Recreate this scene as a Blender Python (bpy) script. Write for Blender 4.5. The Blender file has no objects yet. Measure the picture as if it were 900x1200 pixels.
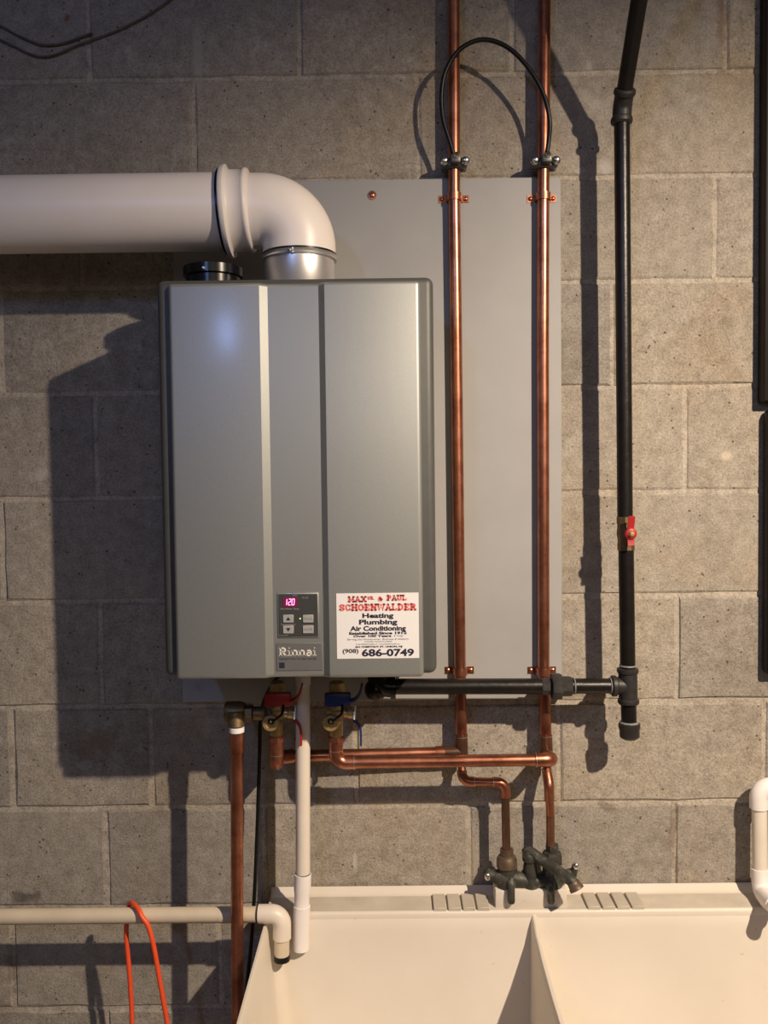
import bpy, bmesh, math, random
from mathutils import Vector, Matrix
random.seed(7)
C = bpy.context.scene.collection
SC = bpy.context.scene
# ------------------------------------------------------------------ camera
F = 1006.0                      # focal length in pixels of a 900x1200 frame
D = 1.66                        # camera to block face
CAM = Vector((0, -D, 1.60))
ROLL = 0.0120
yc = Vector((5/F, 42/F, -1)).normalized()            # world +Y seen from the camera
xc = Vector((math.cos(ROLL), math.sin(ROLL), 0)); xc = (xc - yc*xc.dot(yc)).normalized()
zc = xc.cross(yc)
ROT = Matrix((xc, yc, zc))                           # camera -> world
cd = bpy.data.cameras.new('camera'); cam = bpy.data.objects.new('camera', cd); C.objects.link(cam)
cam.matrix_world = Matrix.Translation(CAM) @ ROT.to_4x4()
cd.sensor_fit = 'VERTICAL'; cd.sensor_height = 24; cd.sensor_width = 18; cd.lens = 24*F/1200
cd.clip_start = 0.05
SC.camera = cam
SC.view_settings.view_transform = 'Standard'; SC.view_settings.look = 'None'
SC.view_settings.gamma = 1; SC.view_settings.exposure = 0.14
SC.view_settings.use_curve_mapping = False

def P(px, py, d=0.0):
    """point at distance d in front of the block wall, seen at that place of the photograph"""
    v = ROT @ Vector(((px-450)/F, (600-py)/F, -1))
    t = (-d - CAM.y)/v.y
    return CAM + v*t

# ------------------------------------------------------------------ world + lights
w = bpy.data.worlds.new('world'); SC.world = w; w.use_nodes = True
w.node_tree.nodes['Background'].inputs[0].default_value = (0.62, 0.66, 0.80, 1)
w.node_tree.nodes['Background'].inputs[1].default_value = 0.012
def light(kind, name, loc, energy, col, target=None, **kw):
    l = bpy.data.lights.new(name, kind); l.energy = energy; l.color = col
    for k, v in kw.items(): setattr(l, k, v)
    o = bpy.data.objects.new(name, l); C.objects.link(o); o.location = loc
    if target is not None:
        o.rotation_euler = (Vector(target)-Vector(loc)).to_track_quat('-Z', 'Y').to_euler()
    return o
# reflector bulb under the joists, right of the photographer
light('SPOT', 'flood_bulb', (1.16, -1.66, 2.58), 312, (1.0, 0.815, 0.63), target=(0.62, -0.12, 0.22),
      spot_size=math.radians(117), spot_blend=1.0, shadow_soft_size=0.022)
# cool strip lamp further back in the basement
light('AREA', 'strip_lamp', (-1.02, -3.05, 2.80), 12, (0.30, 0.46, 1.0), target=(-0.35, -0.27, 1.7),
      shape='RECTANGLE', size=0.13, size_y=0.30)
# added soft fill light behind the photographer, not a fixture of the basement
light('AREA', 'fill_light', (0.3, -3.7, 2.35), 4.6, (1.0, 0.88, 0.78), target=(0, 0, 1.2),
      shape='RECTANGLE', size=1.2, size_y=0.8)

# ------------------------------------------------------------------ materials
def srgb(r, g, b):
    f = lambda c: (c/255/12.92 if c/255 <= .04045 else ((c/255+.055)/1.055)**2.4)
    return (f(r), f(g), f(b), 1)
def newmat(name):
    m = bpy.data.materials.new(name); m.use_nodes = True
    nt = m.node_tree; b = nt.nodes['Principled BSDF']
    return m, nt, b
def noise(nt, scale, detail=4, rough=.6, coord=None):
    n = nt.nodes.new('ShaderNodeTexNoise'); n.inputs['Scale'].default_value = scale
    n.inputs['Detail'].default_value = detail; n.inputs['Roughness'].default_value = rough
    if coord is None:
        coord = nt.nodes.new('ShaderNodeTexCoord').outputs['Object']
    nt.links.new(coord, n.inputs['Vector']); return n
def ramp(nt, src, stops):
    r = nt.nodes.new('ShaderNodeValToRGB'); nt.links.new(src, r.inputs[0])
    e = r.color_ramp.elements
    while len(e) < len(stops): e.new(0.5)
    for q, (p, c) in zip(e, stops):
        q.position = p; q.color = c if len(c) == 4 else (*c, 1)
    return r
def mix(nt, a, b, fac, mode='MIX'):
    m = nt.nodes.new('ShaderNodeMix'); m.data_type = 'RGBA'; m.blend_type = mode
    for s, v in ((m.inputs[0], fac), (m.inputs[6], a), (m.inputs[7], b)):
        if hasattr(v, 'links'): nt.links.new(v, s)
        else: s.default_value = v
    return m.outputs[2]
def bump(nt, b, src, strength, dist, prev=None):
    n = nt.nodes.new('ShaderNodeBump'); n.inputs['Strength'].default_value = strength
    n.inputs['Distance'].default_value = dist; nt.links.new(src, n.inputs['Height'])
    if prev is not None: nt.links.new(prev.outputs[0], n.inputs['Normal'])
    nt.links.new(n.outputs[0], b.inputs['Normal']); return n
def simple(name, col, rough=.5, metal=0.0, var=.12, scale=40, bmp=0.0, spec=.5, coat=0):
    m, nt, b = newmat(name)
    n = noise(nt, scale)
    dark = tuple(c*(1-var) for c in col[:3])+(1,); lite = tuple(min(1, c*(1+var)) for c in col[:3])+(1,)
    r = ramp(nt, n.outputs[0], [(.3, dark), (.7, lite)])
    nt.links.new(r.outputs[0], b.inputs['Base Color'])
    b.inputs['Roughness'].default_value = rough; b.inputs['Metallic'].default_value = metal
    b.inputs['Specular IOR Level'].default_value = spec
    b.inputs['Coat Weight'].default_value = coat
    if bmp: bump(nt, b, n.outputs[0], bmp, .002)
    return m

STAINS = [(28, 1051, .045, .016, (.09, .08, .075, 1), .75), (416, 1010, .006, .022, (.52, .49, .44, 1), .8), (851, 534, .016, .012, (.56, .48, .38, 1), .8),
          (709, 196, .016, .020, (.52, .50, .47, 1), .7), (78, 20, .006, .009, (.28, .07, .04, 1), .7), (789, 975, .010, .070, (.17, .125, .085, 1), .6),
          (846, 30, .014, .075, (.22, .14, .10, 1), .5), (694, 860, .03, .010, (.52, .47, .39, 1), .35), (110, 872, .075, .045, (.20, .145, .095, 1), .55),
          (232, 70, .012, .085, (.45, .41, .36, 1), .55), (712, 948, .02, .012, (.15, .12, .09, 1), .6), (690, 80, .008, .02, (.48, .45, .41, 1), .6),
          (555, 1010, .020, .075, (.42, .36, .27, 1), .5), (150, 1060, .012, .010, (.10, .09, .08, 1), .6), (15, 1130, .02, .06, (.16, .14, .10, 1), .5), (680, 200, .012, .007, (.5, .48, .45, 1), .6)]
def concrete(name, base, lo, hi, pits=True, stains=True):
    m, nt, b = newmat(name)
    tc = nt.nodes.new('ShaderNodeTexCoord').outputs['Object']
    big = noise(nt, 2.6, 5, .62, tc); mid = noise(nt, 38, 6, .72, tc); fine = noise(nt, 260, 3, .8, tc)
    c = ramp(nt, mid.outputs[0], [(.30, lo), (.52, base), (.75, hi)]).outputs[0]
    tint = ramp(nt, big.outputs[0], [(.30, (.76, .73, .70, 1)), (.50, (1, 1, 1, 1)), (.72, (1.12, 1.10, 1.07, 1))]).outputs[0]
    c = mix(nt, c, tint, 1.0, 'MULTIPLY')
    fr = ramp(nt, fine.outputs[0], [(.32, (.52, .51, .50, 1)), (.5, (1, 1, 1, 1)), (.70, (1.36, 1.35, 1.32, 1))]).outputs[0]
    c = mix(nt, c, fr, .75, 'MULTIPLY')
    # ochre and rust coloured washes
    och = noise(nt, 3.7, 4, .55, tc); of = ramp(nt, och.outputs[0], [(.54, (0, 0, 0, 1)), (.72, (1, 1, 1, 1))]).outputs[0]
    ofm = nt.nodes.new('ShaderNodeMath'); ofm.operation = 'MULTIPLY'; nt.links.new(of, ofm.inputs[0]); ofm.inputs[1].default_value = .55
    c = mix(nt, c, (.98, .84, .63, 1), ofm.outputs[0], 'MULTIPLY')
    if pits:
        oi = nt.nodes.new('ShaderNodeObjectInfo')
        rr = ramp(nt, oi.outputs['Random'], [(0, (.86, .86, .87, 1)), (.5, (1, .99, .97, 1)), (1, (1.08, 1.05, 1.0, 1))]).outputs[0]
        c = mix(nt, c, rr, 1.0, 'MULTIPLY')
        vo = nt.nodes.new('ShaderNodeTexVoronoi'); vo.inputs['Scale'].default_value = 75; nt.links.new(tc, vo.inputs['Vector'])
        pf = ramp(nt, vo.outputs['Distance'], [(.08, (.22, .20, .19, 1)), (.22, (1, 1, 1, 1))]).outputs[0]
        gate = ramp(nt, noise(nt, 34, 2, .5, tc).outputs[0], [(.52, (0, 0, 0, 1)), (.58, (1, 1, 1, 1))]).outputs[0]
        c = mix(nt, c, pf, gate, 'MULTIPLY')
        # pale lime smears
        sm = noise(nt, 11, 5, .7, tc); sf = ramp(nt, sm.outputs[0], [(.60, (0, 0, 0, 1)), (.74, (.5, .5, .5, 1))]).outputs[0]
        c = mix(nt, c, (.52, .49, .44, 1), sf)
    # single stains, drips and plaster dabs of this wall (centre on the wall, half sizes in metres)
    for (px, py, rx, rz, col, st) in (STAINS if stains else ()):
        q = P(px, py)
        ma = nt.nodes.new('ShaderNodeVectorMath'); ma.operation = 'SUBTRACT'; nt.links.new(tc, ma.inputs[0]); ma.inputs[1].default_value = (q.x, 0, q.z)
        mb = nt.nodes.new('ShaderNodeVectorMath'); mb.operation = 'MULTIPLY'; nt.links.new(ma.outputs[0], mb.inputs[0]); mb.inputs[1].default_value = (1/rx, 0, 1/rz)
        ml = nt.nodes.new('ShaderNodeVectorMath'); ml.operation = 'LENGTH'; nt.links.new(mb.outputs[0], ml.inputs[0])
        ad = nt.nodes.new('ShaderNodeMath'); ad.operation = 'MULTIPLY_ADD'; nt.links.new(mid.outputs[0], ad.inputs[0]); ad.inputs[1].default_value = 2.2; nt.links.new(ml.outputs['Value'], ad.inputs[2])
        mr = nt.nodes.new('ShaderNodeMapRange'); nt.links.new(ad.outputs[0], mr.inputs[0])
        mr.inputs[1].default_value = 1.5; mr.inputs[2].default_value = 2.1; mr.inputs[3].default_value = st; mr.inputs[4].default_value = 0
        c = mix(nt, c, col, mr.outputs[0])
    nt.links.new(c, b.inputs['Base Color']); b.inputs['Roughness'].default_value = .93
    b.inputs['Specular IOR Level'].default_value = .2
    b1 = bump(nt, b, fine.outputs[0], .55, .0025)
    bump(nt, b, mid.outputs[0], .5, .005, b1)
    return m

M = {}
M['block'] = concrete('concrete_block', (.328, .300, .260, 1), (.235, .213, .184, 1), (.41, .378, .332, 1))
M['mortar'] = concrete('mortar', (.435, .39, .325, 1), (.28, .25, .21, 1), (.47, .42, .355, 1), False)
M['slab'] = concrete('floor_concrete', (.30, .28, .25, 1), (.22, .2, .18, 1), (.36, .34, .31, 1), False, False)
M['plaster'] = simple('plaster', (.30, .27, .24, 1), .9)
M['board'] = simple('grey_painted_board', (.335, .332, .325, 1), .55, 0, .045, 9, .12)
M['steel_dark'] = simple('dark_grey_case', (.088, .090, .085, 1), .5, .2, .06, 60)
M['black_plastic'] = simple('black_plastic', (.006, .006, .0065, 1), .25, 0, .1, spec=.35)
M['black_rubber'] = simple('black_rubber', (.006, .006, .006, 1), .35, 0, .1, spec=.3)
M['white_pvc'] = simple('white_pvc', (.74, .67, .57, 1), .40, 0, .05, 14)
M['fitting_pvc'] = simple('white_pvc_fitting', (.84, .80, .77, 1), .33, 0, .04, 14)
M['old_pvc'] = simple('yellowed_pvc', (.62, .53, .395, 1), .45, 0, .10, 10)
M['vent'] = simple('vent_plastic', (.86, .80, .745, 1), .38, 0, .03, 8)
M['aluminium'] = simple('aluminium', (.78, .77, .76, 1), .36, .85, .08, 30)
M['iron'] = simple('black_iron', (.009, .0072, .0065, 1), .34, .0, .3, 60, .3, spec=.36)
M['iron_fit'] = simple('malleable_iron_fitting', (.024, .022, .021, 1), .5, .1, .3, 90, .3)
M['pipe_dope'] = simple('pipe_sealant', (.17, .175, .18, 1), .6, 0, .3, 120)
M['brass'] = simple('brass', (.56, .40, .17, 1), .38, .6, .18, 60)
M['old_brass'] = simple('dull_brass', (.235, .165, .085, 1), .5, .85, .3, 50, .15)
M['bronze'] = simple('tarnished_bronze', (.105, .095, .075, 1), .55, .6, .55, 55, .4)
def bronze():
    m, nt, b = newmat('tarnished_bronze')
    n = noise(nt, 48, 5, .65); n2 = noise(nt, 21, 3, .6)
    c = ramp(nt, n.outputs[0], [(.32, (.030, .029, .025, 1)), (.54, (.060, .058, .048, 1)), (.74, (.20, .205, .18, 1))]).outputs[0]
    f = ramp(nt, n2.outputs[0], [(.5, (1, 1, 1, 1)), (.7, (.75, .95, .88, 1))]).outputs[0]
    nt.links.new(mix(nt, c, f, 1.0, 'MULTIPLY'), b.inputs['Base Color'])
    b.inputs['Metallic'].default_value = .35; b.inputs['Roughness'].default_value = .55
    bump(nt, b, n.outputs[0], .5, .003); return m
M['bronze'] = bronze()
M['rust_brass'] = simple('rusty_brass', (.13, .092, .062, 1), .5, .4, .4, 70, .3)
M['clamp'] = simple('weathered_clamp', (.12, .125, .12, 1), .45, .7, .35, 80, .2)
M['zinc'] = simple('zinc_screw', (.70, .70, .69, 1), .25, 1, .1)
M['red_lever'] = simple('red_lever', (.37, .018, .022, 1), .4, 0, .1)
M['blue_lever'] = simple('blue_lever', (.010, .028, .12, 1), .4, 0, .1)
M['orange'] = simple('orange_cord', (.85, .092, .026, 1), .42, 0, .06)
M['white_tape'] = simple('white_tape', (.86, .85, .83, 1), .6, 0, .03)
M['wire_grey'] = simple('old_wire', (.12, .098, .082, 1), .8, 0, .3)
M['dark_panel'] = simple('dark_brown_panel', (.010, .007, .006, 1), .5, 0, .2, 20, spec=.25)
M['sticker'] = simple('sticker_paper', (.80, .79, .78, 1), .5, 0, .01)
M['ink'] = simple('dark_ink', (.017, .015, .035, 1), .6, 0, .02)
M['ink_grey'] = simple('grey_ink', (.16, .15, .16, 1), .6, 0, .02)
M['ink_red'] = simple('red_ink', (.66, .06, .055, 1), .6, 0, .02)
M['ink_halo'] = simple('pink_ink', (.82, .53, .50, 1), .6, 0, .02)
M['silver_ink'] = simple('silver_print', (.74, .71, .64, 1), .45, 0, .08)
M['panel_face'] = simple('charcoal_panel', (.050, .050, .050, 1), .4, 0, .06)
M['plate'] = simple('plate_grey', (.15, .15, .148, 1), .5, .2, .05)
M['button'] = simple('grey_button', (.34, .34, .33, 1), .45, 0, .05)
def metal_paint():
    m, nt, b = newmat('silver_paint')
    n = noise(nt, 900, 2, .6); n2 = noise(nt, 5, 2, .5)
    r = ramp(nt, n.outputs[0], [(.3, (.305, .318, .306, 1)), (.7, (.38, .395, .38, 1))])
    nt.links.new(r.outputs[0], b.inputs['Base Color'])
    b.inputs['Metallic'].default_value = .62; b.inputs['Roughness'].default_value = .50
    b.inputs['Coat Weight'].default_value = .32; b.inputs['Coat Roughness'].default_value = .17
    return m
M['silver'] = metal_paint()
def copper(name, dull):
    m, nt, b = newmat(name)
    n = noise(nt, 26, 5, .65); n2 = noise(nt, 7, 3, .6)
    c = ramp(nt, n.outputs[0], [(.28, (.25, .085, .05, 1)), (.5, (.45, .175, .105, 1)), (.72, (.58, .26, .16, 1))]).outputs[0]
    f = ramp(nt, n2.outputs[0], [(.42 if dull < .5 else .25, (0, 0, 0, 1)), (.66 if dull < .5 else .5, (1, 1, 1, 1))]).outputs[0]
    f2 = nt.nodes.new('ShaderNodeMath'); f2.operation = 'MULTIPLY'; nt.links.new(f, f2.inputs[0]); f2.inputs[1].default_value = dull
    c = mix(nt, c, (.10, .050, .03, 1) if dull < .5 else (.055, .036, .024, 1), f2.outputs[0])
    nt.links.new(c, b.inputs['Base Color']); b.inputs['Metallic'].default_value = .92 if dull < .5 else .6
    rr = ramp(nt, n2.outputs[0], [(.3, (.24,)*3), (.7, (.42,)*3)]).outputs[0]
    nt.links.new(rr, b.inputs['Roughness'])
    return m
M['copper'] = copper('copper_tube', .22)
M['copper_fit'] = copper('copper_fitting', .1)
M['copper_old'] = copper('darkened_copper_tube', .9)
M['solder'] = simple('solder', (.55, .50, .45, 1), .35, .9, .1)
def sinkmat():
    m, nt, b = newmat('cream_polypropylene')
    tc = nt.nodes.new('ShaderNodeTexCoord').outputs['Object']
    a = noise(nt, 5, 4, .55, tc); s = noise(nt, 60, 3, .6, tc)
    c = ramp(nt, a.outputs[0], [(.3, (.645, .585, .495, 1)), (.7, (.70, .64, .55, 1))]).outputs[0]
    # scuffs and specks of grime
    f = ramp(nt, s.outputs[0], [(.70, (1, 1, 1, 1)), (.78, (.62, .55, .45, 1))]).outputs[0]
    c = mix(nt, c, f, .8, 'MULTIPLY')
    nt.links.new(c, b.inputs['Base Color']); b.inputs['Roughness'].default_value = .5
    return m
M['sink'] = sinkmat()
M['sink_dust_shade'] = simple('dusty_shaded_cream_plastic', (.50, .45, .37, 1), .6, 0, .10, 22)  # dust plus the dimmer light on the level ledge, both put into the colour
def emit(name, col, s):
    m, nt, b = newmat(name)
    b.inputs['Base Color'].default_value = (.02, .005, .01, 1)
    b.inputs['Emission Color'].default_value = col; b.inputs['Emission Strength'].default_value = s
    return m
M['led'] = emit('display_digits', (1.0, .30, .62, 1), 2.2)
M['led_glass'] = emit('display_glow', (.55, .0, .10, 1), .28)
M['led_green'] = emit('green_led', (.45, 1.0, .12, 1), 2.0)

# ------------------------------------------------------------------ mesh helpers
def origin(o):
    v = Vector((0, 0, 0))
    while o is not None: v += o.location; o = o.parent
    return v
def obj(name, bm, m, parent=None, at=None, sharp=38):
    """links the bmesh (world coordinates) as ONE mesh object"""
    base = origin(parent)
    if at is not None: base = Vector(at)
    bmesh.ops.recalc_face_normals(bm, faces=bm.faces)
    for f in bm.faces: f.smooth = True
    lim = math.radians(sharp)
    for e in bm.edges:
        e.smooth = len(e.link_faces) == 2 and e.calc_face_angle(9) < lim
    bmesh.ops.translate(bm, verts=bm.verts, vec=-base)
    me = bpy.data.meshes.new(name); bm.to_mesh(me); bm.free()
    for mm in (m if isinstance(m, (list, tuple)) else [m]): me.materials.append(M[mm])
    o = bpy.data.objects.new(name, me); C.objects.link(o)
    if parent is not None: o.parent = parent
    elif at is not None: o.location = base
    return o
def thing(name, label, cat, loc, group=None):
    o = bpy.data.objects.new(name, None); C.objects.link(o); o.location = loc
    o.empty_display_size = .02
    return tag(o, label, cat, group)
def tag(o, label, cat, group=None):
    o['label'] = label; o['category'] = cat
    if group: o['group'] = group
    return o
def box(bm, x0, x1, y0, y1, z0, z1, bev=0, seg=2):
    r = bmesh.ops.create_cube(bm, size=1)
    vs = r['verts']
    for v in vs:
        v.co = Vector((x0 if v.co.x < 0 else x1, y0 if v.co.y < 0 else y1, z0 if v.co.z < 0 else z1))
    if bev:
        es = list({e for v in vs for e in v.link_edges})
        bmesh.ops.bevel(bm, geom=es, offset=bev, segments=seg, profile=.5, affect='EDGES')
def frame(t):
    t = t.normalized()
    a = Vector((0, 0, 1)) if abs(t.z) < .9 else Vector((1, 0, 0))
    u = t.cross(a).normalized(); return u, t.cross(u).normalized()
def fillet(pts, rad, n=6):
    pts = [Vector(p) for p in pts]; out = [pts[0]]
    for i in range(1, len(pts)-1):
        r = rad[i-1] if isinstance(rad, (list, tuple)) else rad
        a, b, c = pts[i-1], pts[i], pts[i+1]
        u = (a-b).normalized(); v = (c-b).normalized()
        ang = u.angle(v)
        if r <= 0 or ang > 3.1: out.append(b); continue
        t = min(r/math.tan(ang/2), (a-b).length*(.97 if i == 1 else .49), (c-b).length*(.97 if i == len(pts)-2 else .49)); r2 = t*math.tan(ang/2)
        cen = b + (u+v).normalized()*(r2/math.sin(ang/2))
        s = b+u*t-cen; e = b+v*t-cen; tot = s.angle(e); ax = s.cross(e).normalized()
        for k in range(n+1): out.append(cen + Matrix.Rotation(tot*k/n, 3, ax) @ s)
    out.append(pts[-1]); return out
def tube(bm, pts, r, seg=18, cap=True):
    pts = [Vector(p) for p in pts]; n = len(pts)
    T = []
    for i in range(n):
        a = (pts[i]-pts[i-1]).normalized() if i else None
        b = (pts[i+1]-pts[i]).normalized() if i < n-1 else None
        T.append((a+b).normalized() if a is not None and b is not None else (a if b is None else b))
    u, v = frame(T[0]); rings = []
    for i in range(n):
        u = (u - T[i]*u.dot(T[i])).normalized(); v = T[i].cross(u)
        rr = r[i] if isinstance(r, (list, tuple)) else r
        rings.append([bm.verts.new(pts[i]+(u*math.cos(2*math.pi*k/seg)+v*math.sin(2*math.pi*k/seg))*rr) for k in range(seg)])
    for a, b in zip(rings, rings[1:]):
        for k in range(seg): bm.faces.new((a[k], a[(k+1) % seg], b[(k+1) % seg], b[k]))
    if cap: bm.faces.new(rings[0][::-1]); bm.faces.new(rings[-1])
def lathe(bm, prof, o, axis, seg=24):
    """prof: (radius, distance along axis) list"""
    o = Vector(o); t = Vector(axis).normalized(); u, v = frame(t); rings = []
    for r, h in prof:
        if r <= 1e-6: rings.append([bm.verts.new(o+t*h)])
        else: rings.append([bm.verts.new(o+t*h+(u*math.cos(2*math.pi*k/seg+.26)+v*math.sin(2*math.pi*k/seg+.26))*r) for k in range(seg)])
    for a, b in zip(rings, rings[1:]):
        if len(a) == 1 and len(b) == 1: continue
        for k in range(seg):
            k2 = (k+1) % seg
            if len(a) == 1: bm.faces.new((a[0], b[k2], b[k]))
            elif len(b) == 1: bm.faces.new((a[k], a[k2], b[0]))
            else: bm.faces.new((a[k], a[k2], b[k2], b[k]))
    if len(rings[0]) > 1: bm.faces.new(rings[0][::-1])
    if len(rings[-1]) > 1: bm.faces.new(rings[-1])
def cyl(bm, a, b, r, seg=20, bev=.0):
    a = Vector(a); b = Vector(b); L = (b-a).length
    if bev: lathe(bm, [(r-bev, 0), (r, bev), (r, L-bev), (r-bev, L)], a, b-a, seg)
    else: lathe(bm, [(r, 0), (r, L)], a, b-a, seg)
def ball(bm, c, r, sx=1, sy=1, sz=1):
    m = Matrix.Translation(c) @ Matrix.Diagonal((r*sx, r*sy, r*sz, 1))
    bmesh.ops.create_uvsphere(bm, u_segments=16, v_segments=10, radius=1, matrix=m)
def ribbon(bm, pts, wdir, width, thick):
    """flat bar along pts: width along wdir"""
    pts = [Vector(p) for p in pts]; wd = Vector(wdir).normalized(); rings = []
    for i, p in enumerate(pts):
        t = (pts[min(i+1, len(pts)-1)]-pts[max(i-1, 0)]).normalized(); n = t.cross(wd).normalized()
        rings.append([bm.verts.new(p+wd*a*width/2+n*b*thick/2) for a, b in ((-1, -1), (1, -1), (1, 1), (-1, 1))])
    for a, b in zip(rings, rings[1:]):
        for k in range(4): bm.faces.new((a[k], a[(k+1) % 4], b[(k+1) % 4], b[k]))
    bm.faces.new(rings[0][::-1]); bm.faces.new(rings[-1])
NB = bmesh.new
X, Y, Z = Vector((1, 0, 0)), Vector((0, 1, 0)), Vector((0, 0, 1))
def smooth_path(pts, n=8):
    """Catmull-Rom through pts"""
    pts = [Vector(p) for p in pts]; q = [pts[0]*2-pts[1]]+pts+[pts[-1]*2-pts[-2]]; out = []
    for i in range(1, len(q)-2):
        a, b, c, d = q[i-1:i+3]
        for k in range(n):
            t = k/n
            out.append(.5*((2*b)+(c-a)*t+(2*a-5*b+4*c-d)*t*t+(3*b-a-3*c+d)*t**3))
    return out+[pts[-1]]
def copy_tree(o, parent=None):
    c = o.copy(); C.objects.link(c)
    if parent is not None: c.parent = parent
    for ch in list(o.children): copy_tree(ch, c)
    return c

# ------------------------------------------------------------------ the room
XL, XR, YF, CZ = -1.95, 2.15, -4.3, 2.86
def struct(name, bm, m):
    o = obj(name, bm, m); o['kind'] = 'structure'; return o
b = NB(); box(b, XL, XR, .0026, .2, -.15, CZ+.1); wall = struct('wall_back', b, 'mortar')
b = NB(); box(b, XL-.2, XR+.2, YF-.2, .2, -.15, 0); struct('floor', b, 'slab')
b = NB(); box(b, XL-.2, XR+.2, YF-.2, .2, CZ, CZ+.12); struct('ceiling', b, 'plaster')
b = NB(); box(b, XL-.2, XL, YF, .2, 0, CZ); struct('wall_left', b, 'plaster')
b = NB(); box(b, XR, XR+.2, YF, .2, 0, CZ); struct('wall_right', b, 'plaster')
b = NB(); box(b, XL-.2, XR+.2, YF-.2, YF, 0, CZ); struct('wall_front', b, 'plaster')

jz = [P(455, y).z for y in (89, 211, 333, 457, 580, 701, 825, 943.5, 1060, 1179)]
while jz[-1] > .25: jz.append(jz[-1]-.200)
jz = [jz[0]+.2+.2, jz[0]+.2]+jz+[-.06]
JX = [[103, 350, 600, 850], [227, 490, 735], [95, 345, 590, 838], [2, 240, 480, 718], [112, 358, 558, 803],
      [3, 245, 490, 735], [118, 362, 556, 793], [15, 177, 417, 655, 895], [125, 310, 550, 790], [16, 258, 500, 745], [125, 370, 610, 850]]
G = .0042
for i in range(len(jz)-1):
    zt, zb = jz[i]-G, jz[i+1]+G
    src = JX[1] if i == 0 else JX[i-1] if i <= len(JX) else JX[i % 2+8]
    ym = 30 if i <= 1 else 150+122*(i-2)
    xs = [P(x, min(ym, 1190)).x for x in src]
    while xs[0] > XL: xs.insert(0, xs[0]-.4064)
    while xs[-1] < XR: xs.append(xs[-1]+.4064)
    for x0, x1 in zip(xs, xs[1:]):
        x0 = max(x0, XL)+G; x1 = min(x1, XR)-G
        if x1-x0 < .03 or zt-zb < .02: continue
        zt_, zb_ = min(zt, CZ-.002), max(zb, .002)
        if zt_-zb_ < .02: continue
        b = NB(); pr = random.uniform(-.0012, .0012); c = .0035
        # arrised front edges, ragged where the mortar was smeared
        nx = max(2, round((x1-x0)/.06)); nz = max(2, round((zt_-zb_)/.06))
        loop = [(k/nx, 0) for k in range(nx)]+[(1, k/nz) for k in range(nz)]+[(1-k/nx, 1) for k in range(nx)]+[(0, 1-k/nz) for k in range(nz)]
        q = lambda: random.uniform(-.0020, .0020)
        def ringv(y, ins, jit):
            return [b.verts.new((x0+ins+(x1-x0-2*ins)*u+q()*jit, y, zb_+ins+(zt_-zb_-2*ins)*v+q()*jit)) for u, v in loop]
        back = ringv(.02, 0, 0); edge = ringv(.0022, 0, .8); fr = ringv(pr, c, 1.0)
        for r0, r1 in ((back, edge), (edge, fr)):
            for k in range(len(loop)): b.faces.new((r0[k], r0[(k+1) % len(loop)], r1[(k+1) % len(loop)], r1[k]))
        b.faces.new(fr); b.faces.new(back[::-1])
        obj('concrete_block', b, 'block', wall, sharp=20)

# ------------------------------------------------------------------ mounting board
DB = .0185
a = P(208, 560, DB); c = P(658.5, 560, DB)
zt, zb = P(430, 210.5, DB).z, P(430, 821, DB).z
bd = thing('mounting_board', 'grey painted plywood board screwed to the block wall behind the heater', 'board', ((a.x+c.x)/2, -.001, zb))
b = NB(); box(b, a.x, c.x, -DB, -.0015, zb, zt, .0012, 1); obj('board', b, 'board', bd)
for (px, py) in ((436, 229), (232, 808)):
    p = P(px, py, DB)
    b = NB(); lathe(b, [(.0085, -.0004), (.0085, .001), (.0045, .0012), (.0045, .0032), (.003, .0042), (0, .0042)], p, -Y, 16)
    obj('screw', b, 'copper_fit' if py < 400 else 'board', bd)['label'] = 'copper coloured screw with washer' if py < 400 else 'grey painted screw with washer'

# ------------------------------------------------------------------ water heater
DF, DC, DBODY = .278, .270, .267
xl, xr = P(201, 560, DF).x, P(494.5, 560, DF).x
bxl, bxr = P(187.5, 560, DBODY).x, P(510, 560, DBODY).x
zt, zb = P(345, 330, DF).z, P(345, 795.5, DF).z
hz = thing('water_heater', 'silver wall-hung tankless water heater with a ribbed front and red lit display', 'water heater', ((xl+xr)/2, -.02, zb))
b = NB(); box(b, bxl, bxr, -DBODY, -DB-.001, P(345, 792, DBODY).z, P(345, 325.5, DBODY).z, .012, 4); obj('case', b, 'steel_dark', hz)
# front cover: profile in plan, extruded
c1a, c1b = P(307.5, 560, DF).x, P(317.2, 560, DC).x
c2a, c2b = P(376.3, 560, DC).x, P(383.3, 560, DF).x
prof = [(xl, -DBODY+.004), (xl, -DF), (c1a, -DF), (c1b, -DC), (c2a, -DC), (c2b, -DF), (xr, -DF), (xr, -DBODY+.004)]
b = NB()
lo = [b.verts.new((x, y, zb)) for x, y in prof]; hi = [b.verts.new((x, y, zt)) for x, y in prof]
n = len(prof)
for k in range(n): b.faces.new((lo[k], lo[(k+1) % n], hi[(k+1) % n], hi[k]))
b.faces.new(lo[::-1]); b.faces.new(hi)
bmesh.ops.recalc_face_normals(b, faces=b.faces)
ed = []
for e in b.edges:
    m = (e.verts[0].co+e.verts[1].co)/2
    if m.y < -DC+.004 and e.calc_face_angle(0) > 1.2: ed.append(e)
bmesh.ops.bevel(b, geom=ed, offset=.0070, segments=4, profile=.5, affect='EDGES')
obj('front_cover', b, 'silver', hz, sharp=28)
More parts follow.
